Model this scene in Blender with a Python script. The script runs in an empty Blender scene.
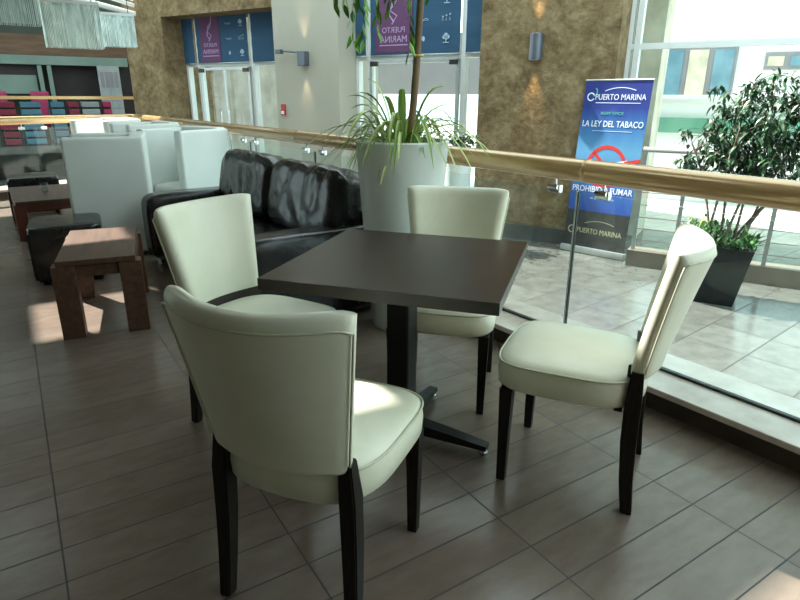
import bpy, bmesh, math, random
from mathutils import Vector, Matrix, noise
random.seed(7)
PI = math.pi
col = bpy.context.scene.collection
def R(a): return math.radians(a)

# ------------------------------------------------------------------ materials
def mat(name, base=(.8, .8, .8), rough=.5, metal=0., spec=.5, build=None, coat=0., trans=None, sheen=0.):
    m = bpy.data.materials.new(name); m.use_nodes = True
    nt = m.node_tree; b = nt.nodes['Principled BSDF']
    b.inputs['Base Color'].default_value = (*base, 1)
    b.inputs['Roughness'].default_value = rough
    b.inputs['Metallic'].default_value = metal
    b.inputs['Specular IOR Level'].default_value = spec
    b.inputs['Coat Weight'].default_value = coat
    b.inputs['Sheen Weight'].default_value = sheen
    if trans is not None:
        b.inputs['Transmission Weight'].default_value = trans
    if build: build(nt, b)
    return m
def N(nt, t, **kw):
    n = nt.nodes.new(t)
    for k, v in kw.items():
        if k in n.inputs: n.inputs[k].default_value = v
        else: setattr(n, k, v)
    return n
def mathn(nt, op, a, b=None, c=None):
    n = nt.nodes.new('ShaderNodeMath'); n.operation = op
    for i, x in enumerate((a, b, c)):
        if x is None: continue
        if hasattr(x, 'links'): nt.links.new(x, n.inputs[i])
        else: n.inputs[i].default_value = x
    return n.outputs[0]
def ramp(nt, fac, stops):
    r = nt.nodes.new('ShaderNodeValToRGB'); e = r.color_ramp.elements
    while len(e) < len(stops): e.new(.5)
    for i, (p, c) in enumerate(stops):
        e[i].position = p; e[i].color = (*c, 1)
    nt.links.new(fac, r.inputs[0]); return r.outputs[0]
def coords(nt, scale=(1, 1, 1), kind='Object', rot=(0, 0, 0)):
    t = nt.nodes.new('ShaderNodeTexCoord'); mp = nt.nodes.new('ShaderNodeMapping')
    mp.inputs['Scale'].default_value = scale; mp.inputs['Rotation'].default_value = rot
    nt.links.new(t.outputs[kind], mp.inputs[0]); return mp.outputs[0]
def noise_t(nt, vec, scale, detail=4, rough=.5, dist=0.):
    n = nt.nodes.new('ShaderNodeTexNoise'); n.inputs['Scale'].default_value = scale
    n.inputs['Detail'].default_value = detail; n.inputs['Roughness'].default_value = rough
    n.inputs['Distortion'].default_value = dist
    nt.links.new(vec, n.inputs['Vector']); return n.outputs[0]
def bump(nt, b, h, strength=.2, dist=.01):
    n = nt.nodes.new('ShaderNodeBump'); n.inputs['Strength'].default_value = strength
    n.inputs['Distance'].default_value = dist
    nt.links.new(h, n.inputs['Height']); nt.links.new(n.outputs[0], b.inputs['Normal'])
def mixc(nt, fac, a, b):
    n = nt.nodes.new('ShaderNodeMix'); n.data_type = 'RGBA'
    for i, x in ((0, fac), (6, a), (7, b)):
        if hasattr(x, 'links'): nt.links.new(x, n.inputs[i])
        else: n.inputs[i].default_value = x if i == 0 else (*x, 1)
    return n.outputs[2]
def simple_noise(c1, c2, scale, stretch=(1, 1, 1), bs=0., detail=5, lo=.3, hi=.7, bd=.01):
    def f(nt, b):
        v = coords(nt, stretch); n = noise_t(nt, v, scale, detail)
        nt.links.new(ramp(nt, n, [(lo, c1), (hi, c2)]), b.inputs['Base Color'])
        if bs: bump(nt, b, n, bs, bd)
    return f
def tiles(sx, sy, gw, c1, c2, grout, stretch, r0=.25, r1=.4):
    def f(nt, b):
        t = nt.nodes.new('ShaderNodeTexCoord'); s = nt.nodes.new('ShaderNodeSeparateXYZ')
        nt.links.new(t.outputs['Object'], s.inputs[0])
        def edge(o, size):
            k = mathn(nt, 'FRACT', mathn(nt, 'DIVIDE', o, size))
            d = mathn(nt, 'MINIMUM', k, mathn(nt, 'SUBTRACT', 1., k))
            return mathn(nt, 'MULTIPLY', d, size)
        ex = edge(s.outputs[0], sx); ey = edge(s.outputs[1], sy)
        d = mathn(nt, 'MINIMUM', ex, ey)
        g = mathn(nt, 'LESS_THAN', d, gw)
        wn = nt.nodes.new('ShaderNodeTexWhiteNoise'); wn.noise_dimensions = '2D'
        cb = nt.nodes.new('ShaderNodeCombineXYZ')
        nt.links.new(mathn(nt, 'FLOOR', mathn(nt, 'DIVIDE', s.outputs[0], sx)), cb.inputs[0])
        nt.links.new(mathn(nt, 'FLOOR', mathn(nt, 'DIVIDE', s.outputs[1], sy)), cb.inputs[1])
        nt.links.new(cb.outputs[0], wn.inputs['Vector'])
        v = coords(nt, stretch); n = noise_t(nt, v, 6, 6, .6)
        f0 = mathn(nt, 'ADD', mathn(nt, 'MULTIPLY', n, .8), mathn(nt, 'MULTIPLY', wn.outputs[0], .2))
        c = ramp(nt, f0, [(.35, c1), (.65, c2)])
        nt.links.new(mixc(nt, g, c, grout), b.inputs['Base Color'])
        rr = mathn(nt, 'ADD', mathn(nt, 'MULTIPLY', n, r1 - r0), r0)
        nt.links.new(mathn(nt, 'ADD', rr, mathn(nt, 'MULTIPLY', g, .4)), b.inputs['Roughness'])
        bump(nt, b, mathn(nt, 'SUBTRACT', mathn(nt, 'MULTIPLY', n, .15), g), .25, .002)
    return f
def stone_build(c1, c2, c3, scale, bs):
    def f(nt, b):
        v = coords(nt); n = noise_t(nt, v, scale, 8, .65, .4); n2 = noise_t(nt, v, scale * 4.5, 6, .6)
        k = mathn(nt, 'ADD', mathn(nt, 'MULTIPLY', n, .65), mathn(nt, 'MULTIPLY', n2, .35))
        nt.links.new(ramp(nt, k, [(.36, c1), (.5, c2), (.66, c3)]), b.inputs['Base Color'])
        bump(nt, b, k, bs, .05)
    return f
def glass_mat(name, tint=(.93, .98, .97), refl=1.0):
    m = bpy.data.materials.new(name); m.use_nodes = True; nt = m.node_tree; nt.nodes.clear()
    o = nt.nodes.new('ShaderNodeOutputMaterial'); mx = nt.nodes.new('ShaderNodeMixShader')
    tr = nt.nodes.new('ShaderNodeBsdfTransparent'); tr.inputs[0].default_value = (*tint, 1)
    gl = nt.nodes.new('ShaderNodeBsdfGlossy'); gl.inputs['Roughness'].default_value = .02
    gl.inputs[0].default_value = (refl, refl, refl, 1)
    fr = nt.nodes.new('ShaderNodeFresnel'); fr.inputs[0].default_value = 1.45
    geo = nt.nodes.new('ShaderNodeNewGeometry')
    f2 = mathn(nt, 'MULTIPLY', fr.outputs[0], mathn(nt, 'SUBTRACT', 1., geo.outputs['Backfacing']))
    nt.links.new(f2, mx.inputs[0]); nt.links.new(tr.outputs[0], mx.inputs[1]); nt.links.new(gl.outputs[0], mx.inputs[2])
    nt.links.new(mx.outputs[0], o.inputs[0]); return m
def leather_white(nt, b):
    v = coords(nt); n = noise_t(nt, v, 9, 4); f = noise_t(nt, v, 320, 2)
    nt.links.new(ramp(nt, n, [(.3, (.78, .78, .61)), (.7, (.85, .84, .69))]), b.inputs['Base Color'])
    bump(nt, b, mathn(nt, 'ADD', mathn(nt, 'MULTIPLY', n, 1.), mathn(nt, 'MULTIPLY', f, .12)), .25, .01)
def leather_black(nt, b):
    v = coords(nt); n = noise_t(nt, v, 7, 5, .6, 1.2); f = noise_t(nt, v, 200, 2)
    nt.links.new(ramp(nt, n, [(.3, (.010, .011, .012)), (.7, (.022, .023, .023))]), b.inputs['Base Color'])
    bump(nt, b, mathn(nt, 'ADD', n, mathn(nt, 'MULTIPLY', f, .06)), .3, .012)
def leaf_build(c1, c2):
    def f(nt, b):
        g = nt.nodes.new('ShaderNodeNewGeometry')
        nt.links.new(ramp(nt, g.outputs['Random Per Island'], [(.0, c1), (1., c2)]), b.inputs['Base Color'])
    return f
M = {
 'floor': mat('floor_tile', rough=.35, spec=.7, build=tiles(.6047, .15, .0025, (.165, .122, .095), (.205, .158, .126), (.03, .027, .025), (1.2, 3, 1), .20, .28)),
 'lower': mat('lower_tile', rough=.3, build=tiles(.5, .5, .005, (.095, .092, .083), (.15, .15, .138), (.05, .045, .04), (1, 1, 1), .12, .22)),
 'curb': mat('pink_marble', rough=.25, build=simple_noise((.46, .35, .29), (.74, .65, .59), 5, (1, 1, 1), 0)),
 'riser': mat('dark_riser', rough=.5, build=simple_noise((.045, .028, .018), (.09, .06, .04), 7)),
 'stone': mat('sandstone', rough=.9, spec=.2, build=stone_build((.11, .074, .036), (.20, .143, .075), (.32, .245, .145), 3.2, 1.0)),
 'stone_dark': mat('dark_stone', rough=.7, build=simple_noise((.06, .06, .055), (.10, .10, .09), 4)),
 'plaster': mat('cream_plaster', rough=.85, spec=.2, build=simple_noise((.40, .385, .32), (.44, .42, .35), 2)),
 'white_leather': mat('cream_leather', rough=.38, spec=.5, build=leather_white, coat=.1),
 'tub_leather': mat('white_tub_leather', (.74, .78, .72), rough=.45, build=simple_noise((.82, .88, .84), (.87, .93, .89), 5, bs=.1)),
 'black_leather': mat('black_leather', rough=.26, spec=.45, build=leather_black, coat=.08),
 'piping': mat('piping', (.62, .62, .48), rough=.4),
 'seam': mat('seam_thread', (.42, .43, .32), rough=.6),
 'leg': mat('dark_wenge', rough=.45, spec=.2, build=simple_noise((.010, .008, .007), (.024, .019, .016), 6, (30, 30, 2))),
 'rail_wood': mat('chair_rail', rough=.5, build=simple_noise((.02, .014, .010), (.035, .025, .018), 6)),
 'tabletop': mat('wenge_laminate', rough=.27, spec=.2, build=simple_noise((.022, .009, .006), (.036, .016, .010), 6, (3, 26, 3))),
 'table_edge': mat('edge_banding', rough=.32, build=simple_noise((.05, .045, .042), (.08, .07, .065), 8)),
 'black_metal': mat('black_metal', rough=.4, spec=.25, build=simple_noise((.012, .012, .013), (.022, .022, .022), 10)),
 'chrome': mat('chrome', (.6, .6, .6), rough=.2, metal=1., build=simple_noise((.55, .56, .57), (.65, .66, .67), 10)),
 'wood_brown': mat('brown_wood', rough=.42, build=simple_noise((.065, .030, .017), (.125, .065, .038), 7, (5, .5, 5))),
 'wood_red': mat('red_wood', rough=.4, build=simple_noise((.09, .022, .012), (.16, .045, .025), 7, (.6, 5, 5))),
 'brass': mat('golden_handrail', rough=.25, coat=.5, metal=.35, build=simple_noise((.58, .36, .16), (.72, .48, .24), 5, (12, .8, 12))),
 'pot_white': mat('white_fibreglass', rough=.35, build=simple_noise((.70, .75, .72), (.75, .80, .77), 3)),
 'pot_dark': mat('dark_planter', rough=.45, spec=.2, build=simple_noise((.012, .017, .017), (.025, .03, .03), 8, bs=.05)),
 'soil': mat('soil', rough=.95, build=simple_noise((.02, .014, .01), (.06, .04, .025), 25, bs=.6)),
 'bark': mat('bark', rough=.9, build=simple_noise((.12, .075, .04), (.24, .16, .09), 12, (1, 1, .2), .4)),
 'bark_grey': mat('grey_bark', rough=.9, build=simple_noise((.13, .10, .08), (.26, .20, .16), 12, (1, 1, .2), .4)),
 'leaf_dark': mat('ficus_leaf', rough=.35, build=leaf_build((.012, .045, .018), (.05, .13, .045))),
 'leaf_green': mat('green_leaf', rough=.4, build=leaf_build((.05, .18, .02), (.16, .38, .05))),
 'leaf_pale': mat('striped_leaf', rough=.45, build=leaf_build((.20, .34, .07), (.60, .68, .26))),
 'blind': mat('blue_blind', rough=.8, build=simple_noise((.018, .065, .13), (.025, .085, .16), 1.3)),
 'blind_purple': mat('purple_blind', rough=.8, build=simple_noise((.10, .035, .10), (.13, .05, .125), 1.3)),
 'blind_print': mat('blind_print', (.35, .48, .58), rough=.8),
 'blind_print_purple': mat('blind_print_lilac', (.42, .30, .50), rough=.8),
 'alu': mat('aluminium', rough=.4, metal=.6, build=simple_noise((.42, .44, .43), (.50, .52, .51), 6)),
 'white_frame': mat('white_frame', rough=.45, build=simple_noise((.70, .73, .72), (.76, .79, .78), 6)),
 'banner_blue': None, 'white_print': mat('white_print', (.75, .80, .88), rough=.6),
 'red_print': mat('red_print', (.55, .03, .025), rough=.6), 'pink_print': mat('pink_print', (.5, .06, .28), rough=.6),
 'gold_print': mat('gold_print', (.50, .46, .30), rough=.6), 'green_print': mat('green_print', (.10, .45, .38), rough=.6),
 'dark_print': mat('dark_print', rough=.6, build=simple_noise((.02, .02, .022), (.05, .05, .045), 8)),
 'red_plastic': mat('red_plastic', rough=.4, build=simple_noise((.42, .02, .02), (.5, .03, .03), 6)),
 'pink_plastic': mat('pink_plastic', rough=.5, build=simple_noise((.30, .02, .08), (.38, .03, .11), 4)),
 'cyan_plastic': mat('blue_plastic', rough=.5, build=simple_noise((.05, .15, .21), (.08, .21, .28), 4)),
 'crimson': mat('crimson_plastic', rough=.5, build=simple_noise((.16, .012, .03), (.24, .02, .05), 4)),
 'shop_pale': mat('pale_panel', rough=.6, build=simple_noise((.14, .21, .18), (.19, .27, .23), 1.5)),
 'shop_dark': mat('dark_shop', rough=.6, build=simple_noise((.008, .007, .007), (.022, .014, .013), 2)),
 'shop_wood': mat('shop_wood', rough=.6, build=simple_noise((.085, .045, .022), (.15, .085, .045), 2, (1, 1, 6))),
 'shop_wall': mat('shop_wall', rough=.7, build=simple_noise((.05, .07, .055), (.09, .11, .09), 1)),
 'menu': mat('menu_board', rough=.5, build=simple_noise((.26, .30, .30), (.33, .37, .37), 5)),
 'bead': mat('crystal_strand', (.55, .72, .70), rough=.25, spec=.8, build=simple_noise((.32, .46, .43), (.75, .9, .87), 14, (1, 1, .3))),
 'sill': mat('sill_stone', rough=.6, build=simple_noise((.13, .105, .08), (.20, .165, .125), 3)),
 'fern': mat('fern_leaf', rough=.4, build=leaf_build((.02, .08, .02), (.07, .19, .035))),
 'lamp_body': mat('sconce_body', rough=.4, metal=.5, build=simple_noise((.10, .12, .15), (.14, .16, .19), 6)),
 'out_wall': mat('white_render', rough=.8, build=simple_noise((.70, .71, .69), (.76, .77, .75), 1)),
 'out_grey': mat('grey_render', rough=.8, build=simple_noise((.22, .21, .23), (.28, .27, .28), 1)),
 'out_beige': mat('beige_stone', rough=.8, build=simple_noise((.42, .36, .27), (.72, .65, .52), 2.5, detail=8)),
 'out_green': mat('green_water', rough=.2, build=simple_noise((.10, .28, .20), (.16, .36, .27), 1.2)),
 'out_glass': mat('far_glass', rough=.08, build=simple_noise((.10, .20, .26), (.20, .34, .42), 2)),
 'paving': mat('pale_paving', rough=.6, build=simple_noise((.55, .54, .50), (.66, .65, .61), 1)),
 'ceiling': mat('ceiling_paint', rough=.9, build=simple_noise((.30, .27, .22), (.34, .31, .26), 1)),
 'glass': glass_mat('clear_glass'), 'tumbler': glass_mat('tumbler_glass', (.8, .85, .85)),
 'hinge': mat('hinge', (.02, .02, .02), rough=.4),
 'cable': mat('rust_cable', (.30, .14, .12), rough=.5),
 'tie': mat('yellow_tie', (.55, .45, .10), rough=.6),
}
def banner_build(nt, b):
    t = nt.nodes.new('ShaderNodeTexCoord'); s = nt.nodes.new('ShaderNodeSeparateXYZ')
    nt.links.new(t.outputs['Object'], s.inputs[0])
    k = mathn(nt, 'DIVIDE', s.outputs[2], 2.2)
    n = noise_t(nt, coords(nt, (3, 1, .3)), 2.5, 3)
    k2 = mathn(nt, 'ADD', k, mathn(nt, 'MULTIPLY', mathn(nt, 'SUBTRACT', n, .5), .10))
    c = ramp(nt, k2, [(.0, (.02, .05, .25)), (.24, (.03, .07, .34)), (.38, (.04, .13, .42)), (.60, (.10, .30, .50)), (.74, (.03, .14, .38)), (.84, (.012, .03, .22)), (1., (.012, .025, .2))])
    nt.links.new(c, b.inputs['Base Color'])
M['banner_blue'] = mat('printed_banner', rough=.5, build=banner_build)

# ------------------------------------------------------------------ geometry helpers
def link(name, me, m=None, parent=None, smooth=False):
    o = bpy.data.objects.new(name, me); col.objects.link(o)
    if m: me.materials.append(m)
    if parent: o.parent = parent
    if smooth:
        for p in me.polygons: p.use_smooth = True
    return o
def obj(name, bm, m, parent=None, smooth=False, angle=None):
    bmesh.ops.recalc_face_normals(bm, faces=bm.faces)
    me = bpy.data.meshes.new(name); bm.to_mesh(me); bm.free()
    o = link(name, me, m, parent, smooth or angle is not None)
    if angle is not None: me.set_sharp_from_angle(angle=R(angle))
    return o
def tag(o, label, cat, group=None, kind=None):
    if label: o['label'] = label
    if cat: o['category'] = cat
    if group: o['group'] = group
    if kind: o['kind'] = kind
    return o
def thing(name, label, cat, loc=(0, 0, 0), rz=0, group=None):
    o = bpy.data.objects.new(name, None); col.objects.link(o); o.empty_display_size = .1
    o.location = loc; o.rotation_euler = (0, 0, R(rz)); return tag(o, label, cat, group)
def struct(name, bm, m, loc=(0, 0, 0), rz=0, label=None):
    o = obj(name, bm, m); o.location = loc; o.rotation_euler = (0, 0, R(rz)); o['kind'] = 'structure'
    return o
def copy_tree(o, parent=None):
    c = o.copy(); col.objects.link(c)
    if parent: c.parent = parent
    for ch in [x for x in list(col.objects) if x.parent == o]: copy_tree(ch, c)
    return c
def BM(): return bmesh.new()
def box(bm, x0, x1, y0, y1, z0, z1, bev=0, seg=2, mtx=None):
    vs = [bm.verts.new(p) for p in ((x0,y0,z0),(x1,y0,z0),(x1,y1,z0),(x0,y1,z0),(x0,y0,z1),(x1,y0,z1),(x1,y1,z1),(x0,y1,z1))]
    fs = [bm.faces.new([vs[i] for i in f]) for f in ((0,3,2,1),(4,5,6,7),(0,1,5,4),(1,2,6,5),(2,3,7,6),(3,0,4,7))]
    if bev:
        es = list({e for f in fs for e in f.edges})
        r = bmesh.ops.bevel(bm, geom=es, offset=bev, segments=seg, affect='EDGES', profile=.6)
        vs = list({v for f in r['faces'] for v in f.verts} | {v for v in vs if v.is_valid})
    if mtx: bmesh.ops.transform(bm, matrix=mtx, verts=[v for v in vs if v.is_valid])
    return bm
def B(*a, **k): return box(BM(), *a, **k)
def rings(bm, rs, close=True, cap0=True, cap1=True):
    vr = [[bm.verts.new(p) for p in r] for r in rs]
    n = len(rs[0])
    for a, b in zip(vr, vr[1:]):
        for i in range(n if close else n - 1):
            j = (i + 1) % n; bm.faces.new((a[i], a[j], b[j], b[i]))
    if cap0: bm.faces.new(vr[0][::-1])
    if cap1: bm.faces.new(vr[-1])
    return bm
def tube(bm, pts, r, n=10, closed=False):
    pts = [Vector(p) for p in pts]; rs = r if isinstance(r, (list, tuple)) else [r] * len(pts)
    out = []; prev = None; L = len(pts)
    for i, p in enumerate(pts):
        a = pts[(i - 1) % L] if (closed or i) else p; b = pts[(i + 1) % L] if (closed or i < L - 1) else p
        t = (b - a).normalized()
        if prev is None:
            u = t.orthogonal().normalized()
        else:
            u = (prev - t * prev.dot(t)); u = u.normalized() if u.length > 1e-6 else t.orthogonal().normalized()
        prev = u; v = t.cross(u)
        out.append([p + (u * math.cos(2*PI*k/n) + v * math.sin(2*PI*k/n)) * rs[i] for k in range(n)])
    if closed:
        out.append(out[0]); vr = [[bm.verts.new(q) for q in rr] for rr in out[:-1]]
        # align closing ring to avoid twist
        for i in range(L):
            A = vr[i]; Bv = vr[(i + 1) % L]; off = 0
            if i == L - 1:
                off = min(range(n), key=lambda o_: sum((A[k].co - Bv[(k + o_) % n].co).length for k in range(n)))
            for k in range(n):
                bm.faces.new((A[k], A[(k+1) % n], Bv[(k+1+off) % n], Bv[(k+off) % n]))
        return bm
    return rings(bm, out)
def lathe(bm, prof, n=40, cap0=True, cap1=False):
    rs = [[(r*math.cos(2*PI*k/n), r*math.sin(2*PI*k/n), z) for k in range(n)] for r, z in prof]
    return rings(bm, rs, True, cap0, cap1)
def bez(a, b, c, t):
    a, b, c = Vector(a), Vector(b), Vector(c); return a*(1-t)**2 + b*2*t*(1-t) + c*t*t
def cushion(bm, sx, sy, sz, p=6, seg=18, wr=0., seed=0, mtx=None, wf=7):
    ret = bmesh.ops.create_cube(bm, size=2.0); vs = ret['verts']
    es = list({e for v in vs for e in v.link_edges})
    bmesh.ops.subdivide_edges(bm, edges=es, cuts=seg, use_grid_fill=True)
    vs = list(bm.verts) if mtx is None else list(bm.verts)
    for v in bm.verts:
        if v.tag: continue
        q = v.co; nrm = (abs(q.x)**p + abs(q.y)**p + abs(q.z)**p) ** (1/p)
        q = q / nrm; w = Vector((q.x*sx, q.y*sy, q.z*sz))
        if wr:
            s = Vector((w.x*wf + seed, w.y*wf, w.z*wf*.6)); d = 1 - 2*abs(noise.noise(s)); d2 = noise.noise(w*wf*2.2 + Vector((seed, 3, 1)))
            w += q.normalized() * (wr * (d - .6) + wr*.5*d2)
        v.co = (mtx @ w) if mtx else w
        v.tag = True
    return bm
def leaf(bm, base, dirv, L, W, up=Vector((0, 0, 1)), droop=.0, fold=.15):
    d = Vector(dirv).normalized(); s = d.cross(up); s = s.normalized() if s.length > 1e-4 else Vector((1, 0, 0))
    n = s.cross(d); b = Vector(base)
    p1 = b + d*L*.35 - Vector((0,0,droop*L*.2)); p2 = b + d*L*.7 - Vector((0,0,droop*L*.5)); tip = b + d*L - Vector((0, 0, droop*L))
    f = n * W * fold
    V = [bm.verts.new(x) for x in (b, p1 + s*W*.5 + f, p1, p1 - s*W*.5 + f, p2 + s*W*.38 + f, p2, p2 - s*W*.38 + f, tip)]
    for q in ((0, 1, 2), (0, 2, 3), (1, 4, 5, 2), (2, 5, 6, 3), (4, 7, 5), (5, 7, 6)):
        bm.faces.new([V[i] for i in q])
def blade(bm, base, az, L, lift, W, n=8, curl=1.0, twist=0):
    base = Vector(base); h = Vector((math.cos(az), math.sin(az), 0)); s = Vector((-math.sin(az), math.cos(az), 0))
    c0 = base; c1 = base + h*L*.35 + Vector((0, 0, lift)); c2 = base + h*L + Vector((0, 0, lift*(1 - curl)))
    pr = None
    for i in range(n + 1):
        t = i/n; p = bez(c0, c1, c2, t); w = W*(.5 + 1.2*t)*(1 - t)**.6 if t < 1 else .0008
        w = max(w, .001); a = bm.verts.new(p + s*w*.5 + Vector((0, 0, w*.25))); m_ = bm.verts.new(p); b_ = bm.verts.new(p - s*w*.5 + Vector((0, 0, w*.25)))
        if pr: bm.faces.new((pr[0], a, m_, pr[1])); bm.faces.new((pr[1], m_, b_, pr[2]))
        pr = (a, m_, b_)
def text_mesh(name, s, size, m, parent, loc, rot=(PI/2, 0, 0), mirror=False, extrude=.001, align='CENTER', xs=1., bold=0.):
    cu = bpy.data.curves.new(name, 'FONT'); cu.body = s; cu.size = size; cu.extrude = extrude; cu.align_x = align; cu.offset = bold
    cu.resolution_u = 3
    o = bpy.data.objects.new(name + '_src', cu); col.objects.link(o)
    dg = bpy.context.evaluated_depsgraph_get(); me = bpy.data.meshes.new_from_object(o.evaluated_get(dg))
    bpy.data.objects.remove(o); bpy.data.curves.remove(cu)
    me.transform(Matrix.Diagonal((-xs if mirror else xs, 1, 1, 1))); me.name = name
    me.materials.clear(); o = link(name, me, m, parent); o.location = loc; o.rotation_euler = rot
    return o

# ------------------------------------------------------------------ camera frame
CAM = Vector((0.0817, -1.6028, 1.3016)); YAW, PITCH, ROLL, FPX = 0.998725, 0.334556, 0.0055055, 587.67
cy, sy_, cp, sp = math.cos(YAW), math.sin(YAW), math.cos(PITCH), math.sin(PITCH)
F = Vector((cy*cp, sy_*cp, -sp)); Rt = Vector((sy_, -cy, 0)); U = Rt.cross(F)
c_, s_ = math.cos(ROLL), math.sin(ROLL); Rt2 = c_*Rt + s_*U; U2 = -s_*Rt + c_*U
cd = bpy.data.cameras.new('camera'); cam = bpy.data.objects.new('camera', cd); col.objects.link(cam)
mw = Matrix((( Rt2.x, U2.x, -F.x, CAM.x), (Rt2.y, U2.y, -F.y, CAM.y), (Rt2.z, U2.z, -F.z, CAM.z), (0, 0, 0, 1)))
cam.matrix_world = mw; cd.sensor_width = 36; cd.lens = FPX*36/800; cd.clip_end = 300; cd.clip_start = .05
bpy.context.scene.camera = cam
LZ = -.68
# facade frame: local x runs along the facade (to the left in the photo), local y away from the seats
FN = Vector((.899, .438)).normalized(); FA = Vector((-FN.y, FN.x))
FROT = math.degrees(math.atan2(-FA.y, -FA.x))     # local x axis = -FA (to the right), local y = FN
def FX(al, D, z=0): 
    p = Vector((CAM.x, CAM.y)) + FN*D + FA*al; return (p.x, p.y, z)
# objects in this frame: location FX(0,0,0), local x = -al, local y = D
FO = (CAM.x, CAM.y, 0)
def fbox(al0, al1, D0, D1, z0, z1, bev=0, bm=None): return box(bm or BM(), -al1, -al0, D0, D1, z0, z1, bev)
def fstruct(name, bm, m): return struct(name, bm, m, FO, FROT)
def fthing(name, label, cat, group=None): return thing(name, label, cat, FO, FROT, group)
# rail frame: local x across (away from seats), local y along the rail
RANG = math.degrees(math.atan(.075))
RO = (2.39, 0, 0)

# ------------------------------------------------------------------ setting
bm = BM()
pts = [(-6, -5), (2.39 + .075*5 - .14, -5), (2.39 - .075*8.45 - .14, 8.45), (-6, 5.55)]
vt = [bm.verts.new((x, y, 0)) for x, y in pts]; vb = [bm.verts.new((x, y, -.3)) for x, y in pts]
bm.faces.new(vt); bm.faces.new(vb[::-1])
for i in range(4): bm.faces.new((vt[i], vb[i], vb[(i+1) % 4], vt[(i+1) % 4]))
struct('floor', bm, M['floor'])
# edge curb of the seating level
struct('trim_1', B(-.145, .16, -5, 8.6, LZ, .095), M['riser'], RO, RANG)
struct('trim_2', B(-.195, .20, -5, 8.6, .096, .125, .006), M['curb'], RO, RANG)
struct('trim_3', B(-.011, .011, -5, 8.55, .1255, .137), M['hinge'], RO, RANG)
# corner and left branch
C0 = Vector((2.39 - .075*8.5, 8.5)); C1 = Vector((-6, 5.55)); dl = (C1 - C0); LB = dl.length; LANG = math.degrees(math.atan2(dl.y, dl.x))
struct('trim_4', B(-.1, LB, -.16, .145, LZ, .095), M['riser'], (C0.x, C0.y, 0), LANG)
struct('trim_5', B(-.1, LB, -.20, .195, .096, .125, .006), M['curb'], (C0.x, C0.y, 0), LANG)
# lower floor of the lobby
struct('floor_lower', B(-14, 6, -9, 26, -.12, 0), M['lower'], (4.335, .486, LZ), 7)
fstruct('floor_terrace', fbox(-30, 40, 8.85, 45, LZ - .3, LZ - .13), M['paving'])

# facade
HZ = 5.2
fstruct('wall_pillar', fbox(10.31, 11.45, 8.15, 9.3, LZ, HZ), M['stone'])
fstruct('wall_lintel', fbox(7.48, 10.31, 8.15, 8.95, 2.69, HZ), M['stone'])
fstruct('wall_plaster', fbox(6.12, 7.48, 8.15, 9.3, LZ, HZ), M['plaster'])
o = fstruct('wall_stone', fbox(1.80, 3.66, 8.15, 9.3, LZ, HZ), M['stone'])
fstruct('baseboard_stone', fbox(1.79, 3.68, 8.12, 8.149, LZ, LZ + .22), M['stone_dark'])
fstruct('wall_above', fbox(3.66, 6.12, 8.5, 8.95, 3.3, HZ), M['plaster'])
fstruct('wall_header', fbox(-7, 1.80, 8.5, 8.95, 3.9, HZ), M['plaster'])
fstruct('trim_sill', fbox(-7, 1.27, 7.50, 7.74, LZ, LZ + .2), M['sill'])

def glazing(name, al0, al1, ztop, mulls, transz, door=None):
    bm = BM(); w = .035
    for a in [al0 + w/2, al1 - w/2] + mulls: fbox(a - w, a + w, 8.64, 8.76, LZ, ztop, bm=bm)
    for z in transz: fbox(al0, al1, 8.65, 8.75, z - .035, z + .035, bm=bm)
    f = fstruct(name, bm, M['white_frame'])
    g = obj('pane', fbox(al0, al1, 8.695, 8.705, LZ, ztop), M['glass'], f)
    return f
glazing('window_1', 7.48, 10.31, 2.69, [8.48, 9.94], [1.86])
glazing('window_2', 3.66, 6.12, 3.3, [4.15, 5.85], [1.88])
glazing('window_3', -7.0, 1.80, 3.9, [1.68, -2.4, -5.0], [1.92])

# doors in the two left windows
def door(name, a0, a1, zt):
    r = fthing(name, None, None); r['kind'] = 'structure'
    bm = BM()
    fbox(a0, a0 + .05, 8.58, 8.63, LZ, zt, bm=bm); fbox(a1 - .05, a1, 8.58, 8.63, LZ, zt, bm=bm)
    fbox(a0, a1, 8.58, 8.63, zt - .05, zt, bm=bm); fbox(a0, a1, 8.58, 8.63, LZ + .005, LZ + .1, bm=bm)
    mid = (a0 + a1)/2; fbox(mid - .015, mid + .015, 8.58, 8.63, LZ, zt, bm=bm)
    obj('door_frame', bm, M['alu'], r)
    for s in (-1, 1):
        h = BM(); x = -(mid + s*.1); tube(h, [(x, 8.58, .15), (x, 8.53, .18), (x, 8.53, .98), (x, 8.58, 1.01)], .014, 8)
        obj('door_handle', h, M['chrome'], r, smooth=True)
    for a in (a0 + .02, a1 - .16):
        obj('hinge', fbox(a, a + .14, 8.56, 8.59, zt - .09, zt - .02), M['hinge'], r)
door('door_1', 8.52, 9.90, 1.80); door('door_2', 4.19, 5.81, 1.84)

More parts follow.
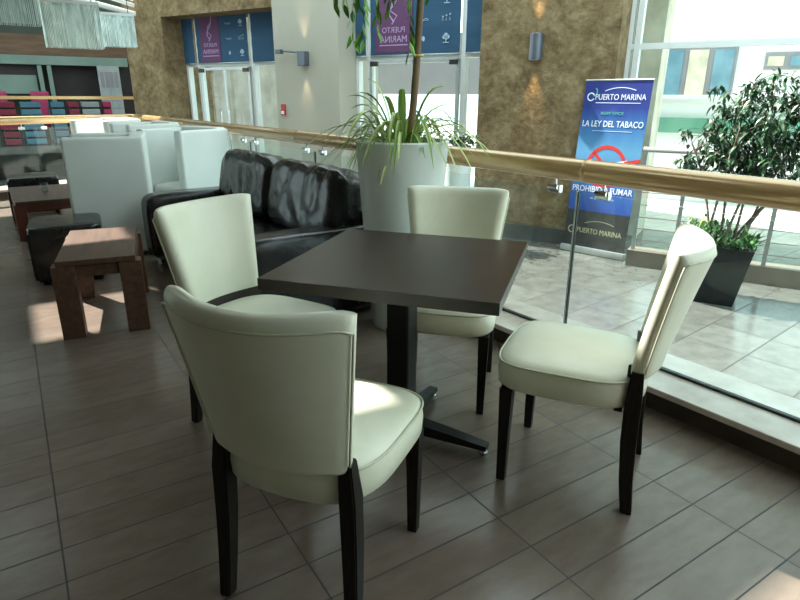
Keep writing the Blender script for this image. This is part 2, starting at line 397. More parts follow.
# blinds
def blind(label, a0, a1, z0, z1, m, seedn=0):
    bm = BM(); n = 14
    # gently rippled fabric with real thickness
    rs = []
    for i in range(n + 1):
        z = z0 + (z1 - z0)*i/n; d = 8.60 + .004*math.sin(i*1.7 + seedn)
        rs.append([(-a1, d, z), (-a0, d, z), (-a0, d + .006, z), (-a1, d + .006, z)])
    rings(bm, rs)
    r = fthing('roller_blind', label, 'blind', 'printed roller blinds over the glass doors' if False else None)
    obj('fabric', bm, m, r); b2 = BM(); tube(b2, [(-a1, 8.60, z0 - .005), (-a0, 8.60, z0 - .005)], .014, 8)
    obj('bottom_bar', b2, M['alu'], r, smooth=True)
    return r
def emblem(kind, x, z, s, parent, m, y=8.588):
    bm = BM()
    def disc(cx, cz, r, n=16, sq=1.):
        vs = [[(cx + r*math.cos(2*PI*k/n), yy, cz + sq*r*math.sin(2*PI*k/n)) for k in range(n)] for yy in (y, y + .004)]
        rings(bm, vs)
    if kind == 'tree':
        for dx, dz, r in ((-.3, .1, .3), (0, .3, .38), (.32, .12, .3), (.05, 0, .3)): disc(x + dx*s, z + dz*s, r*s)
        box(bm, x - .06*s, x + .06*s, y, y + .004, z - .6*s, z); box(bm, x - .5*s, x + .5*s, y, y + .004, z - .72*s, z - .6*s)
    elif kind == 'figures':
        for i in range(3):
            dx = (-.6 + .6*i)*s; disc(x + dx, z + (.2 + .15*i)*s, .13*s)
            tube(bm, [(x + dx - .12*s, y, z - .4*s), (x + dx, y, z + .1*s), (x + dx + .15*s, y, z - .35*s)], .04*s, 6)
    elif kind == 'wave':
        tube(bm, [(x + (i/12 - .5)*2*s, y, z + .12*s*math.sin(i*.9)) for i in range(13)], .05*s, 6)
        tube(bm, [(x + (i/12 - .5)*1.6*s, y, z - .2*s + .05*s*math.sin(i*.9)) for i in range(13)], .03*s, 6)
    elif kind == 'drops':
        disc(x, z, .3*s, 12, 1.4)
    elif kind == 'ribbon':
        P = [(-.1, -1), (.25, -.55), (-.25, -.25), (.1, .1), (.35, .5), (-.05, .2), (-.3, -.5), (.05, -.9)]
        tube(bm, [(x + a*s, y, z + b*s) for a, b in P], .045*s, 6)
        tube(bm, [(x + (.2 + .1*i)*s, y, z + (.3 + .3*i)*s) for i in range(3)], .04*s, 6)
    return obj('emblem', bm, m, parent)
blind('plain blue roller blind at the far left, touching the left stone pillar', 9.99, 10.28, 1.88, 2.72, M['blind'])
b1 = blind('printed blue and purple roller blind above the glass door left of the cream wall', 8.53, 9.90, 1.88, 2.72, M['blind'], 1)
obj('purple_band', fbox(9.24, 9.78, 8.590, 8.597, 1.90, 2.70), M['blind_purple'], b1)
blind('narrow blue roller blind touching the left edge of the cream wall', 7.52, 8.43, 1.87, 2.72, M['blind'], 2)
blind('narrow blue roller blind just right of the cream wall behind the hanging leaves', 5.90, 6.09, 1.91, 3.28, M['blind'], 3)
b2 = blind('wide printed blue and purple roller blind behind the tree trunk', 4.20, 5.80, 1.91, 3.28, M['blind'], 4)
obj('purple_band', fbox(5.02, 5.70, 8.590, 8.597, 1.95, 3.26), M['blind_purple'], b2)
blind('narrow blue roller blind beside the left edge of the big stone pillar', 3.70, 4.10, 1.91, 3.28, M['blind'], 5)
for par, xc, z0, sc in ((b1, -9.51, 2.05, .85), (b2, -5.36, 2.10, 1.)):
    text_mesh('lettering', 'PUERTO', .115*sc, M['blind_print_purple'], par, (xc, 8.588, z0 + .14*sc), mirror=True)
    text_mesh('lettering', 'MARINA', .135*sc, M['blind_print_purple'], par, (xc, 8.588, z0), mirror=True)
    obj('underline', box(BM(), xc - .26*sc, xc + .26*sc, 8.586, 8.590, z0 - .05, z0 - .035), M['blind_print_purple'], par)
    emblem('ribbon', xc, z0 + .52*sc, .26*sc, par, M['blind_print_purple'])
for par, xs, zs, s in ((b2, (-4.82, -4.43), (2.13, 2.40, 2.67, 2.95), .10), (b1, (-9.0, -8.68), (2.05, 2.3, 2.56), .085)):
    for iz, z in enumerate(zs):
        emblem(('drops', 'wave', 'wave', 'figures')[iz], xs[0], z, s*.9, par, M['blind_print'])
        emblem(('tree', 'figures', 'tree', 'wave')[iz], xs[1], z, s, par, M['blind_print'])

# sconces and call point
def spot(loc, aim, power, size, color=(1, .72, .38), blend=1.0, rad=.02):
    l = bpy.data.lights.new('sconce_light', 'SPOT'); l.energy = power; l.color = color; l.spot_size = R(size); l.spot_blend = blend
    l.shadow_soft_size = rad
    o = bpy.data.objects.new('sconce_light', l); col.objects.link(o); o.location = loc
    o.rotation_euler = (Vector(aim) - Vector(loc)).to_track_quat('-Z', 'Y').to_euler(); return o
sc = thing('wall_sconce', 'grey half-cylinder up and down light on the big stone pillar', 'wall lamp', FX(2.85, 8.149, 1.92), FROT)
bm = BM(); n = 14
prof = [(.085*math.cos(a), -.03 - .085*math.sin(a)) for a in [PI*k/n for k in range(n + 1)]] + [(-.085, 0), (.085, 0)]
rings(bm, [[(x, y, z) for x, y in prof] for z in (-.16, -.15, .15, .16)])
obj('lamp_body', bm, M['lamp_body'], sc, angle=40)
obj('lens', B(-.05, .05, -.09, -.02, .1605, .164), M['white_print'], sc); obj('lens', B(-.05, .05, -.09, -.02, -.164, -.1605), M['white_print'], sc)
for s in (-1, 1):
    spot(FX(2.85, 8.07, 1.92 + s*.18), FX(2.85, 8.12, 1.92 + s*1.), 20, 44)
sc = thing('wall_sconce', 'small grey box sconce with a thin side arm on the cream wall', 'wall lamp', FX(6.80, 8.149, 1.87), FROT)
obj('lamp_body', B(-.08, .08, -.12, 0, -.11, .11, .008), M['lamp_body'], sc)
bm = BM(); tube(bm, [(-.06, -.06, .09), (-.25, -.1, .11), (-.42, -.12, .12)], .012, 8); box(bm, -.52, -.40, -.16, -.08, .08, .15, .01)
obj('side_arm', bm, M['lamp_body'], sc)
for s in (-1, 1):
    spot(FX(6.80, 8.06, 1.87 + s*.13), FX(6.80, 8.12, 1.87 + s*1.), 10, 42, (1, .78, .48))
cpnt = thing('call_point', 'small red fire alarm call point on the cream wall', 'alarm', FX(7.33, 8.149, 1.02), FROT)
obj('case', B(-.045, .045, -.04, 0, -.05, .05, .006), M['red_plastic'], cpnt)
obj('glass_plate', B(-.03, .03, -.045, -.0405, -.03, .02), M['white_print'], cpnt)
obj('case', B(-.045, .045, -.03, 0, .06, .13, .006), M['red_plastic'], cpnt)

# cable railing by the right window
cr = fthing('cable_railing', 'metal post and cable railing along the sill in front of the right window', 'railing')
for a in (1.22, .75, -.18, -1.1, -2.0, -2.9, -3.8):
    p = obj('post', fbox(a - .022, a + .022, 7.56, 7.60, LZ + .2, .70), M['alu'], cr)
bm = BM(); tube(bm, [(-1.25, 7.58, .72), (4.2, 7.58, .72)], .03, 10); obj('top_rail', bm, M['alu'], cr, smooth=True)
for z in (.52, .37, .22, .07, -.08, -.22, -.36):
    bm = BM(); tube(bm, [(-1.25, 7.58, z), (4.2, 7.58, z)], .005, 6); obj('cable', bm, M['cable'], cr)

# ------------------------------------------------------------------ glass balustrade
def rl(x, y, z=0):   # rail frame to world
    a = R(RANG); return Vector((RO[0] + x*math.cos(a) - y*math.sin(a), RO[1] + x*math.sin(a) + y*math.cos(a), z))
RH = .967
gb = thing('glass_balustrade', 'glass balustrade with thick golden round handrail around the seating deck', 'balustrade', (0, 0, 0))
bm = BM(); p0 = rl(0, -5, RH); pc = Vector((C0.x, C0.y, RH)); p1 = Vector((C1.x, C1.y, RH))
pth = [p0.lerp(pc, k/8*.97) for k in range(9)] + [bez(p0.lerp(pc, .985), pc, pc.lerp(p1, .03), k/4) for k in range(5)] + [pc.lerp(p1, .06 + .94*k/6) for k in range(7)]
tube(bm, pth, .054, 20); obj('handrail', bm, M['brass'], gb, smooth=True)
for y in (.3, 3.2, 6.1, -2.6):
    bm = BM(); a, b = rl(0, y - .012, RH), rl(0, y + .012, RH); tube(bm, [a, b], .0555, 20); obj('joint_ring', bm, M['brass'], gb, smooth=True)
yy = -5.
joints = [-4.85, -3.55, -2.25, -.95, .345, 1.65, 2.95, 4.25, 5.55, 6.85, 8.35]
for a, b in zip(joints, joints[1:]):
    g = obj('glass_panel', B(-.006, .006, a + .008, b - .008, .138, .868), M['glass'], gb); g.location = RO; g.rotation_euler = (0, 0, R(RANG))
    for ye in (a + .005, b - .005): obj('edge_strip', B(-.0065, .0065, ye - .0025, ye + .0025, .138, .868), M['white_frame'] if ye < a + .1 else M['hinge'], g)
    for yb in (a + .14, b - .14):
        bm = BM(); tube(bm, [(0, yb, RH - .05), (0, yb, .88)], .007, 8); tube(bm, [(-.02, yb - .03, .875), (-.02, yb + .03, .875)], .012, 8); box(bm, -.014, .014, yb - .035, yb + .035, .845, .885, .004)
        k = obj('rail_bracket', bm, M['chrome'], gb); k.location = RO; k.rotation_euler = (0, 0, R(RANG))
nL = 6; stp = (LB - .3)/nL
for i in range(nL):
    g = obj('glass_panel', B(.15 + i*stp + .008, .15 + (i+1)*stp - .008, -.006, .006, .126, .868), M['glass'], gb); g.location = (C0.x, C0.y, 0); g.rotation_euler = (0, 0, R(LANG))
    for xb in (.15 + i*stp + .14, .15 + (i+1)*stp - .14):
        bm = BM(); tube(bm, [(xb, 0, RH - .05), (xb, 0, .88)], .007, 8); box(bm, xb - .035, xb + .035, -.014, .014, .845, .885, .004)
        k = obj('rail_bracket', bm, M['chrome'], gb); k.location = (C0.x, C0.y, 0); k.rotation_euler = (0, 0, R(LANG))

# ------------------------------------------------------------------ dining chairs
def seat_outline(inset, n=56):
    P = []
    for k in range(n):
        a = 2*PI*k/n; c, s = math.cos(a), math.sin(a)
        ex = 2/5.5 if s > 0 else 2/3.0
        x = math.copysign(abs(c)**ex, c)*(.235 - inset); 
        y = math.copysign(abs(s)**ex, s)*((.236 if s > 0 else .235) - inset)
        if s > 0: y += .014*(1 - (x/.235)**2)
        x *= 1 - .05*(.5 - y/.5)
        P.append((x, y))
    return P
def make_chair():
    r = thing('dining_chair', '', 'chair')
    bm = BM(); prof = [(.05, .362), (.012, .365), (.0, .378), (-.003, .42), (.0, .452), (.004, .461), (.012, .468), (.035, .477), (.08, .483), (.14, .487), (.2, .488)]
    rings(bm, [[(x, y, z) for x, y in seat_outline(i)] for i, z in prof]); seat = obj('seat', bm, M['white_leather'], r, angle=60)
    bm = BM(); tube(bm, [(x, y, .4605) for x, y in seat_outline(-.0005)], .0038, 6, closed=True); obj('piping', bm, M['piping'], seat, smooth=True)
    # curved, flared backrest
    def S(s, t, off):
        w = .185 + .052*t**1.15; z = .476 + .424*t - .012*t*abs(s)**12 - .006*(1-t)*(1 - s*s) + (.012*s*s - .006)*t
        y = -.243 - .104*t**1.1 + (.047 + .038*t)*abs(s)**2.0
        x = s*w
        yn = (.047 + .038*t)*2.0*abs(s)*(1 if s > 0 else -1)/w      # slope in plan
        nn = Vector((-yn, 1, .25)).normalized()
        return Vector((x, y, z)) + nn*off
    bm = BM(); T = .056; loops = []
    ts = [0, .012, .03, .06] + [.06 + .84*k/12 for k in range(1, 13)] + [.93, .955, .975, .99, .998]
    def thick(t):
        if t < .06: return .45 + .55*math.sqrt(1 - (1 - t/.06)**2)
        if t > .90: return max(.10, math.sqrt(max(0, 1 - ((t - .90)/.10)**2)))
        return 1
    for t in ts:
        h = T/2*thick(t); w = .185 + .052*t**1.15; d = .024/w; m_ = 24; ring = []
        for k in range(m_ + 1): ring.append(S((-1 + 2*k/m_)*(1 - d), t, h))
        for k in range(1, 6): a = PI*k/6; ring.append(S(1 - d + d*math.sin(a), t, h*math.cos(a)))
        for k in range(m_, -1, -1): ring.append(S((-1 + 2*k/m_)*(1 - d), t, -h))
        for k in range(1, 6): a = PI*k/6; ring.append(S(-(1 - d + d*math.sin(a)), t, -h*math.cos(a)))
        loops.append(ring)
    rings(bm, loops, True, True, True); m_ = 24
    back = obj('backrest', bm, M['white_leather'], r, angle=75)
    # piping along the rear outline (sides and top)
    path = [S(-.965, t/12*.92, -T*.49) for t in range(1, 13)] + [S(-.965 + 1.93*k/20, .93, -T*.49) for k in range(1, 20)] + [S(.965, (12 - t)/12*.92, -T*.49) for t in range(12)]
    bm = BM(); tube(bm, path, .0032, 6); obj('piping', bm, M['piping'], back, smooth=True)
    # wooden rail between seat and back
    bm = BM(); rs = []
    for k in range(15):
        s = -1 + 2*k/14; p = S(s*.97, 0, 0); rs.append([(p.x*.9, p.y + .004, .455), (p.x*.9, p.y + .024, .455), (p.x*.9, p.y + .024, p.z + .035), (p.x*.9, p.y + .004, p.z + .035)])
    rings(bm, rs); obj('back_rail', bm, M['rail_wood'], r)
    for sx in (-1, 1):
        bm = BM(); rs = []
        for z, x, y, w, d in ((0, .192, -.232, .017, .018), (.12, .190, -.218, .019, .021), (.26, .186, -.208, .021, .024), (.40, .183, -.205, .022, .025), (.50, .176, -.206, .018, .018)):
            rs.append([(sx*x + a*w, y + b*d, z) for a, b in ((-1, -1), (1, -1), (1, 1), (-1, 1))])
        rings(bm, rs); bmesh.ops.bevel(bm, geom=[e for e in bm.edges if abs(e.verts[0].co.z - e.verts[1].co.z) > .05], offset=.004, segments=2, affect='EDGES')
        obj('leg', bm, M['leg'], r, angle=35)
    for sx in (-1, 1):
        bm = BM(); rs = []
        for z, x, y, w in ((0, .196, .194, .0145), (.2, .196, .194, .018), (.364, .196, .194, .022)):
            rs.append([(sx*x + a*w, y + b*w, z) for a, b in ((-1, -1), (1, -1), (1, 1), (-1, 1))])
        rings(bm, rs); obj('leg', bm, M['leg'], r, angle=35)
    bm = BM()
    for a in ((-.2, .2, .175, .2), (-.18, .18, -.175, -.15)): box(bm, a[0], a[1], a[2], a[3], .352, .372)
    obj('seat_frame', bm, M['leg'], r)
    return r
ch = make_chair()
CHAIRS = [((.676, -.296), 35.5, 'cream leather dining chair nearest the camera with its curved back turned to us'),
          ((1.634, -.353), 121.5, 'cream leather dining chair on the right of the square table, seen from its side'),
          ((.815, .565), -65, 'cream leather dining chair at the left of the square table, just before the black sofa'),
          ((1.60, .38), 224, 'cream leather dining chair behind the square table, in front of the white pot')]
for i, ((x, y), a, lb) in enumerate(CHAIRS):
    c = ch if i == 0 else copy_tree(ch)
    c.location = (x, y, 0); c.rotation_euler = (0, 0, R(a - 90)); c['label'] = lb; c['group'] = 'dining chairs around the square table'

# ------------------------------------------------------------------ dining table
tb = thing('dining_table', 'square dark brown laminate table on a black pedestal among the cream chairs', 'table', (1.215, .105, 0), 40)
obj('tabletop', B(-.39, .39, -.385, .385, .7105, .75, .002), M['tabletop'], tb)
bm = BM()
for a in ((-.3912, -.3902, -.385, .385), (.3902, .3912, -.385, .385), (-.39, .39, -.3862, -.3852), (-.39, .39, .3852, .3862)): box(bm, *a, .7115, .749)
obj('edge_band', bm, M['table_edge'], tb)
bm = BM(); box(bm, -.045, .045, -.045, .045, .05, .705, .008); box(bm, -.20, .20, -.03, .03, .69, .7104); box(bm, -.03, .03, -.20, .20, .69, .7104)
pc_ = obj('pedestal', bm, M['black_metal'], tb); pc_.rotation_euler = (0, 0, R(-7)); pc_.location = (.03, .03, 0)
for k in range(4):
    bm = BM(); rings(bm, [[(x, a*w, z) for a, z in ((-1, z0), (1, z0), (1, z1), (-1, z1))] for x, w, z0, z1 in ((.03, .032, .035, .085), (.2, .027, .03, .066), (.36, .02, .024, .044))])
    f = obj('foot', bm, M['black_metal'], tb); f.location = (.03, .03, 0); f.rotation_euler = (0, 0, R(-7 + 90*k))
    bm = BM(); lathe(bm, [(.016, 0), (.018, .012), (.01, .025)], 12, True, True)
    bmesh.ops.translate(bm, verts=bm.verts, vec=(.345, 0, 0)); obj('glide', bm, M['chrome'], f)

# ------------------------------------------------------------------ low tables, ottomans
def low_table(name, label, loc, rz, w, d, h, mtop, mleg, tw, over=.0):
    t = thing(name, label, 'low table', (*loc, 0), rz)
    obj('tabletop', B(tw*.22 - w/2, w/2 - tw*.22, -d/2 + .0, d/2, h - .03, h, .003), mtop, t)
    obj('apron', B(-w/2 + .02, w/2 - .02, -d/2 + .02, d/2 - .02, h - .10, h - .031), mleg, t)
    for sx in (-1, 1):
        for sy in (-1, 1):
            x0 = sx*(w/2) - (tw if sx > 0 else 0); y0 = sy*(d/2) - (.10 if sy > 0 else 0)
            obj('leg', B(x0, x0 + tw, y0 + (.001 if sy < 0 else 0), y0 + .10 - (.001 if sy > 0 else 0), 0, h - .032, .003), mleg, t)
    return t
low_table('side_table', 'brown wooden low table with thick block legs in front of the black ottoman', (.435, 2.33), -10, .45, .84, .45, M['wood_brown'], M['wood_brown'], .115)
t2 = low_table('coffee_table', 'dark red wooden coffee table beyond the black ottoman, with a glass on top', (.33, 5.35), 2, .70, 1.10, .365, M['wood_brown'], M['wood_red'], .10)
cup = thing('glass_tumbler', 'small empty glass tumbler on the dark red coffee table', 'glass', (.29, 5.35, .3655), 0)
bm = BM(); lathe(bm, [(.028, 0), (.034, .09), (.031, .09), (.025, .01)], 20, True, True); obj('cup', bm, M['tumbler'], cup, smooth=True)
def ottoman(label, loc, rz, w, d, h):
    t = thing('ottoman', label, 'ottoman', (*loc, 0), rz)
    bm = BM(); rs = []
    for z, k in ((.03, .97), (.06, 1.), (h - .06, 1.0), (h - .02, .99)):
        rs.append([(x*k, y*k, z) for x, y in ((-w/2, -d/2), (w/2, -d/2), (w/2, d/2), (-w/2, d/2))])
    rings(bm, rs); bmesh.ops.bevel(bm, geom=list(bm.edges), offset=.018, segments=3, affect='EDGES'); obj('base', bm, M['black_leather'], t, angle=40)
    bm = BM(); cushion(bm, w/2*1.01, d/2*1.01, .05, 7, 14, .004, loc[0]); bmesh.ops.translate(bm, verts=bm.verts, vec=(0, 0, h - .045)); obj('seat_pad', bm, M['black_leather'], t, smooth=True)
    for sx in (-1, 1):
        for sy in (-1, 1):
            bm = BM(); lathe(bm, [(.02, 0), (.022, .035)], 12, True, True); bmesh.ops.translate(bm, verts=bm.verts, vec=(sx*(w/2 - .06), sy*(d/2 - .06), 0)); obj('foot', bm, M['black_metal'], t)
ottoman('black leather cube ottoman with a shiny top just behind the brown low table', (.32, 3.36), -6, .47, .52, .42)
ottoman('black leather ottoman far left beyond the dark red coffee table', (.22, 6.45), 0, .50, .52, .42)

# ------------------------------------------------------------------ sofa
sf = thing('sofa', 'black leather two-seat sofa with wrinkled back cushions beside the glass balustrade', 'sofa', (1.42, 2.46, 0), 4)
# local: x depth (front at -.48, back +.46), y length
LS = 1.06
bm = BM(); box(bm, -.44, .44, -LS + .05, LS - .05, .05, .27, .02); obj('base', bm, M['black_leather'], sf, angle=40)
for s in (-1, 1):
    mt = Matrix.Translation((0.0, s*(LS - .11), .30)); bm = BM(); cushion(bm, .48, .115, .265, 8, 22, .002, s*3, mt, 5); obj('arm', bm, M['black_leather'], sf, smooth=True)
    mt = Matrix.Translation((-.08, s*.435, .345)); bm = BM(); cushion(bm, .39, .42, .10, 5, 22, .010, s*5, mt); obj('seat_cushion', bm, M['black_leather'], sf, smooth=True)
    mt = Matrix.Translation((.27, s*.475, .645)) @ Matrix.Rotation(R(12), 4, 'Y'); bm = BM(); cushion(bm, .15, .48, .235, 5.0, 30, .012, s*9 + 2, mt, 6); obj('back_cushion', bm, M['black_leather'], sf, smooth=True)
bm = BM(); cushion(bm, .09, LS - .03, .30, 8, 22, .004, 1, Matrix.Translation((.40, 0, .37))); obj('back_frame', bm, M['black_leather'], sf, smooth=True)
for sx in (-1, 1):
    for sy in (-1, 1):
        bm = BM(); lathe(bm, [(.022, 0), (.028, .06)], 12, True, True); bmesh.ops.translate(bm, verts=bm.verts, vec=(sx*.38, sy*(LS - .12), 0)); obj('foot', bm, M['black_metal'], sf)

# ------------------------------------------------------------------ white tub armchairs (local: faces -X)
def tub(W=.60, Dp=.66, H=.98):
    r = thing('tub_armchair', '', 'armchair')
    def panel(name, x0, x1, y0, y1, z0, z1):
        bm = B(x0, x1, y0, y1, z0, z1, .028, 4); return obj(name, bm, M['tub_leather'], r, angle=50)
    panel('side_panel', -W/2, W/2, -Dp/2, -Dp/2 + .10, .04, H)
    panel('side_panel', -W/2, W/2, Dp/2 - .10, Dp/2, .04, H)
    bk = panel('backrest', W/2 - .12, W/2 + .003, -Dp/2 + .04, Dp/2 - .04, .04, H + .012)
    panel('base', -W/2 + .02, W/2 - .1, -Dp/2 + .09, Dp/2 - .09, .05, .30)
    bm = BM(); cushion(bm, W/2 - .06, Dp/2 - .10, .075, 6, 10, 0, 0, Matrix.Translation((-.04, 0, .375))); obj('seat_cushion', bm, M['tub_leather'], r, smooth=True)
    for sx in (-1, 1):
        for sy in (-1, 1): obj('foot', B(sx*(W/2 - .05) - .02, sx*(W/2 - .05) + .02, sy*(Dp/2 - .05) - .02, sy*(Dp/2 - .05) + .02, 0, .041), M['black_metal'], r)
    return r
tubp = tub()
for i, (x, y, a, lb) in enumerate([(.76, 4.02, -12, 'white leather tub armchair left of the sofa, its plain side panel facing the camera'),
        (1.55, 4.72, 26, 'white leather tub armchair behind the far arm of the sofa beside the glass'),
        (1.46, 6.2, 10, 'second farthest white leather tub armchair, along the handrail before the corner one'),
        (1.22, 7.55, 38, 'farthest white leather tub armchair, in the corner of the golden handrail')]):
    t = tubp if i == 0 else copy_tree(tubp)
    t.location = (x, y, 0); t.rotation_euler = (0, 0, R(a)); t['label'] = lb; t['group'] = 'white tub armchairs in the lounge corner'

# ------------------------------------------------------------------ white pot tree
pt = thing('potted_tree', 'tall white round pot with a slim tree and spiky striped plants beside the sofa', 'potted plant', (1.885, 1.185, 0))
bm = BM(); lathe(bm, [(.160, .0), (.168, .02), (.20, .35), (.235, .81), (.253, 1.045), (.258, 1.067), (.25, 1.075), (.228, 1.073), (.222, 1.02), (.20, .92)], 56, True, False)
obj('pot', bm, M['pot_white'], pt, angle=50)
bm = BM(); lathe(bm, [(.001, 1.015), (.10, 1.018), (.222, 1.005), (.21, .98)], 40, False, False); obj('soil', bm, M['soil'], pt)
bm = BM(); tp = [(Rt.x*(.03 + .012*k) + .008*math.sin(k*.9), Rt.y*(.03 + .012*k) + .01*math.cos(k*.7), .93 + k*.165) for k in range(11)]
tube(bm, tp, [.021 - .0006*k for k in range(11)], 12); tr = obj('trunk', bm, M['bark'], pt, smooth=True)
bm = BM(); top = Vector(tp[-1]); brs = []
for k in range(15):
    a = k*2.4; s0 = Vector(tp[7 + k % 4]); e = s0 + Vector((math.cos(a)*.5, math.sin(a)*.5, .25 + .3*random.random()))
    m_ = s0.lerp(e, .5) + Vector((0, 0, .15)); brs.append((s0, m_, e)); tube(bm, [bez(s0, m_, e, t/5) for t in range(6)], [.008 - .001*t for t in range(6)], 6)
Rv = Vector((Rt.x, Rt.y, 0))
# low hanging twigs seen at the top of the picture
twigs = []
for dx, dep, z0, z1 in ((-.13, .0, 1.98, 1.62), (-.20, -.1, 2.0, 1.57), (-.235, .08, 2.0, 1.75), (-.30, 0., 2.0, 1.74), (-.36, .05, 2.0, 1.76), (.035, -.08, 1.98, 1.52), (.13, 0, 2.1, 1.80), (-.07, .06, 2.0, 1.74), (-.265, .1, 1.95, 1.58)):
    a = Vector(tp[7]); e = Rv*dx + Vector((0, 0, z1)) + Vector((F.x, F.y, 0)).normalized()*dep; m_ = Rv*dx*1.05 + Vector((0, 0, z0 + .25))
    twigs.append((a, m_, e)); tube(bm, [bez(a, m_, e, t/7) for t in range(8)], [.004 - .0004*t for t in range(8)], 5)
obj('branches', bm, M['bark'], pt)
bm = BM()
for s0, m_, e in brs:
    for q in range(26):
        t = .25 + .75*random.random(); p = bez(s0, m_, e, t) + Vector((random.uniform(-.08, .08), random.uniform(-.08, .08), random.uniform(-.08, .05)))
        leaf(bm, p, (random.uniform(-1, 1), random.uniform(-1, 1), random.uniform(-1.2, .1)), random.uniform(.06, .1), .028, droop=.3)
for s0, m_, e in twigs:
    for q in range(13):
        t = .55 + .45*(q/12)**.8; p = bez(s0, m_, e, t)
        leaf(bm, p, (random.uniform(-.6, .6), random.uniform(-.6, .6), -1), random.uniform(.06, .09), .028, up=Vector((random.uniform(-1, 1), random.uniform(-1, 1), .1)), droop=.1)
o = obj('foliage', bm, M['leaf_green'], pt); o['kind'] = 'stuff'
bm = BM(); tube(bm, [(tp[4][0] + .026*math.cos(k*PI/6), tp[4][1] + .026*math.sin(k*PI/6), 1.50) for k in range(12)], .005, 6, closed=True)
tube(bm, [(tp[4][0] - .02, tp[4][1] - .02, 1.50), (tp[4][0] - .06, tp[4][1] - .0, 1.51)], .003, 5)
obj('plant_tie', bm, M['tie'], pt)
bm = BM(); random.seed(21)
for k in range(70):
    a = random.uniform(0, 2*PI); r0 = random.uniform(.02, .13); L = random.uniform(.16, .44)
    ca = random.random()
    blade(bm, (r0*math.cos(a), r0*math.sin(a), .005 + 1.0), a + random.uniform(-.4, .4), L, random.uniform(.16, .42), random.uniform(.018, .036), 9, random.uniform(.8, 1.5))
for k, (da, L, lf, W, cu) in enumerate(((.3, .20, .36, .06, .05), (PI + .4, .22, .34, .045, .1), (PI - .1, .26, .34, .05, .15), (.2, .27, .30, .035, .2), (-1.6, .08, .30, .06, -.1), (2.6, .30, .32, .04, .3), (-1.9, .30, .06, .035, 3.2), (PI, .50, .26, .016, 1.2), (PI + .2, .52, .20, .015, 1.8), (.5, .34, .30, .03, .7), (PI - .3, .16, .38, .04, 0.), (-2.2, .14, .32, .05, .1))):
    a = math.atan2(Rt.y, Rt.x) + da; blade(bm, (.04*math.cos(a), .04*math.sin(a), 1.005), a, L, lf, W, 9, cu)
o = obj('spiky_leaves', bm, M['leaf_pale'], pt); o['kind'] = 'stuff'
# a low shrub on the lower floor behind it
sh = thing('low_shrub', 'small dark green shrub at the foot of the left edge of the big stone pillar', 'plant', FX(3.60, 7.45, LZ))
bm = BM(); lathe(bm, [(.14, 0), (.19, 1.15), (.17, 1.15), (.16, 1.1)], 24, True, True); obj('pot', bm, M['pot_white'], sh, angle=40)
bm = BM()
for k in range(420):
    v = Vector((random.gauss(0, .13), random.gauss(0, .11), 1.36 + random.gauss(0, .07))); v.z = max(v.z, 1.2)
    leaf(bm, v, (random.uniform(-1, 1), random.uniform(-1, 1), random.uniform(-.5, 1)), .07, .04)
o = obj('foliage', bm, M['leaf_dark'], sh); o['kind'] = 'stuff'
bm = BM()
for k in range(5): tube(bm, [(0, 0, 1.1), (.1*math.cos(k*1.3), .1*math.sin(k*1.3), 1.4)], .006, 6)
obj('stem', bm, M['bark'], sh)

# ------------------------------------------------------------------ dark square planter with ficus
px, py, _ = FX(0, 0); PC = Vector((5.97, 1.53))
fp = thing('ficus_planter', 'dark tapered square planter with a multi-stemmed ficus and low undergrowth by the right window', 'potted plant', (PC.x, PC.y, LZ), FROT)
bm = BM(); rs = []
for w, z in ((.205, 0), (.30, .58), (.305, .60), (.275, .60), (.27, .54)): rs.append([(x*w, y*w, z) for x, y in ((-1, -1), (1, -1), (1, 1), (-1, 1))])
rings(bm, rs, True, True, False); obj('planter_box', bm, M['pot_dark'], fp)
obj('soil', B(-.27, .27, -.27, .27, .50, .545), M['soil'], fp)
bm = BM(); random.seed(5); tips = []
stems = [(-.10, -.05, -.42, .0, 1.55), (-.02, .05, -.10, .1, 1.95), (.10, -.03, .22, -.1, 1.85), (.17, .06, .55, .1, 1.8), (.06, .08, .85, -.05, 1.6), (-.15, .02, -.02, -.2, 1.7), (.0, -.1, .4, .2, 1.95), (.1, 0, 1.0, .1, 1.9)]
for x0, y0, x1, y1, h in stems:
    s0 = Vector((x0, y0, .54)); e = Vector((x1, y1, h)); m_ = s0.lerp(e, .5) + Vector((-x1*.15, 0, .12)); P = [bez(s0, m_, e, t/8) for t in range(9)]
    tube(bm, P, [.015 - .001*t for t in range(9)], 7)
    for q in range(16):
        t = .40 + .6*q/15; s1 = bez(s0, m_, e, t); a = random.uniform(0, 2*PI); L = random.uniform(.2, .45)
        e2 = s1 + Vector((math.cos(a)*L, math.sin(a)*L, random.uniform(.1, .4))); m2 = s1.lerp(e2, .5) + Vector((0, 0, .12)); e2.z -= .05
        tube(bm, [bez(s1, m2, e2, k/4) for k in range(5)], .004, 5); tips.append((s1, m2, e2))
obj('stems', bm, M['bark_grey'], fp)
bm = BM()
for s1, m2, e2 in tips:
    for q in range(26):
        t = random.uniform(.25, 1.05); p = bez(s1, m2, e2, t) + Vector((random.gauss(0, .035), random.gauss(0, .035), random.gauss(0, .03)))
        leaf(bm, p, (random.uniform(-1, 1), random.uniform(-1, 1), random.uniform(-1.1, .3)), random.uniform(.06, .095), random.uniform(.03, .04), droop=.35)
o = obj('foliage', bm, M['leaf_dark'], fp); o['kind'] = 'stuff'
bm = BM()
for k in range(420):
    x, y = random.uniform(-.32, .32), random.uniform(-.30, .30); hgt = .56 + abs(random.gauss(0, .07)) + (.08 if x < 0 else 0)*random.random()
    leaf(bm, (x, y, hgt), (random.uniform(-1, 1), random.uniform(-1, 1), random.uniform(.1, 1.2)), random.uniform(.06, .13), .028)
o = obj('undergrowth', bm, M['fern'], fp); o['kind'] = 'stuff'
bm = BM()
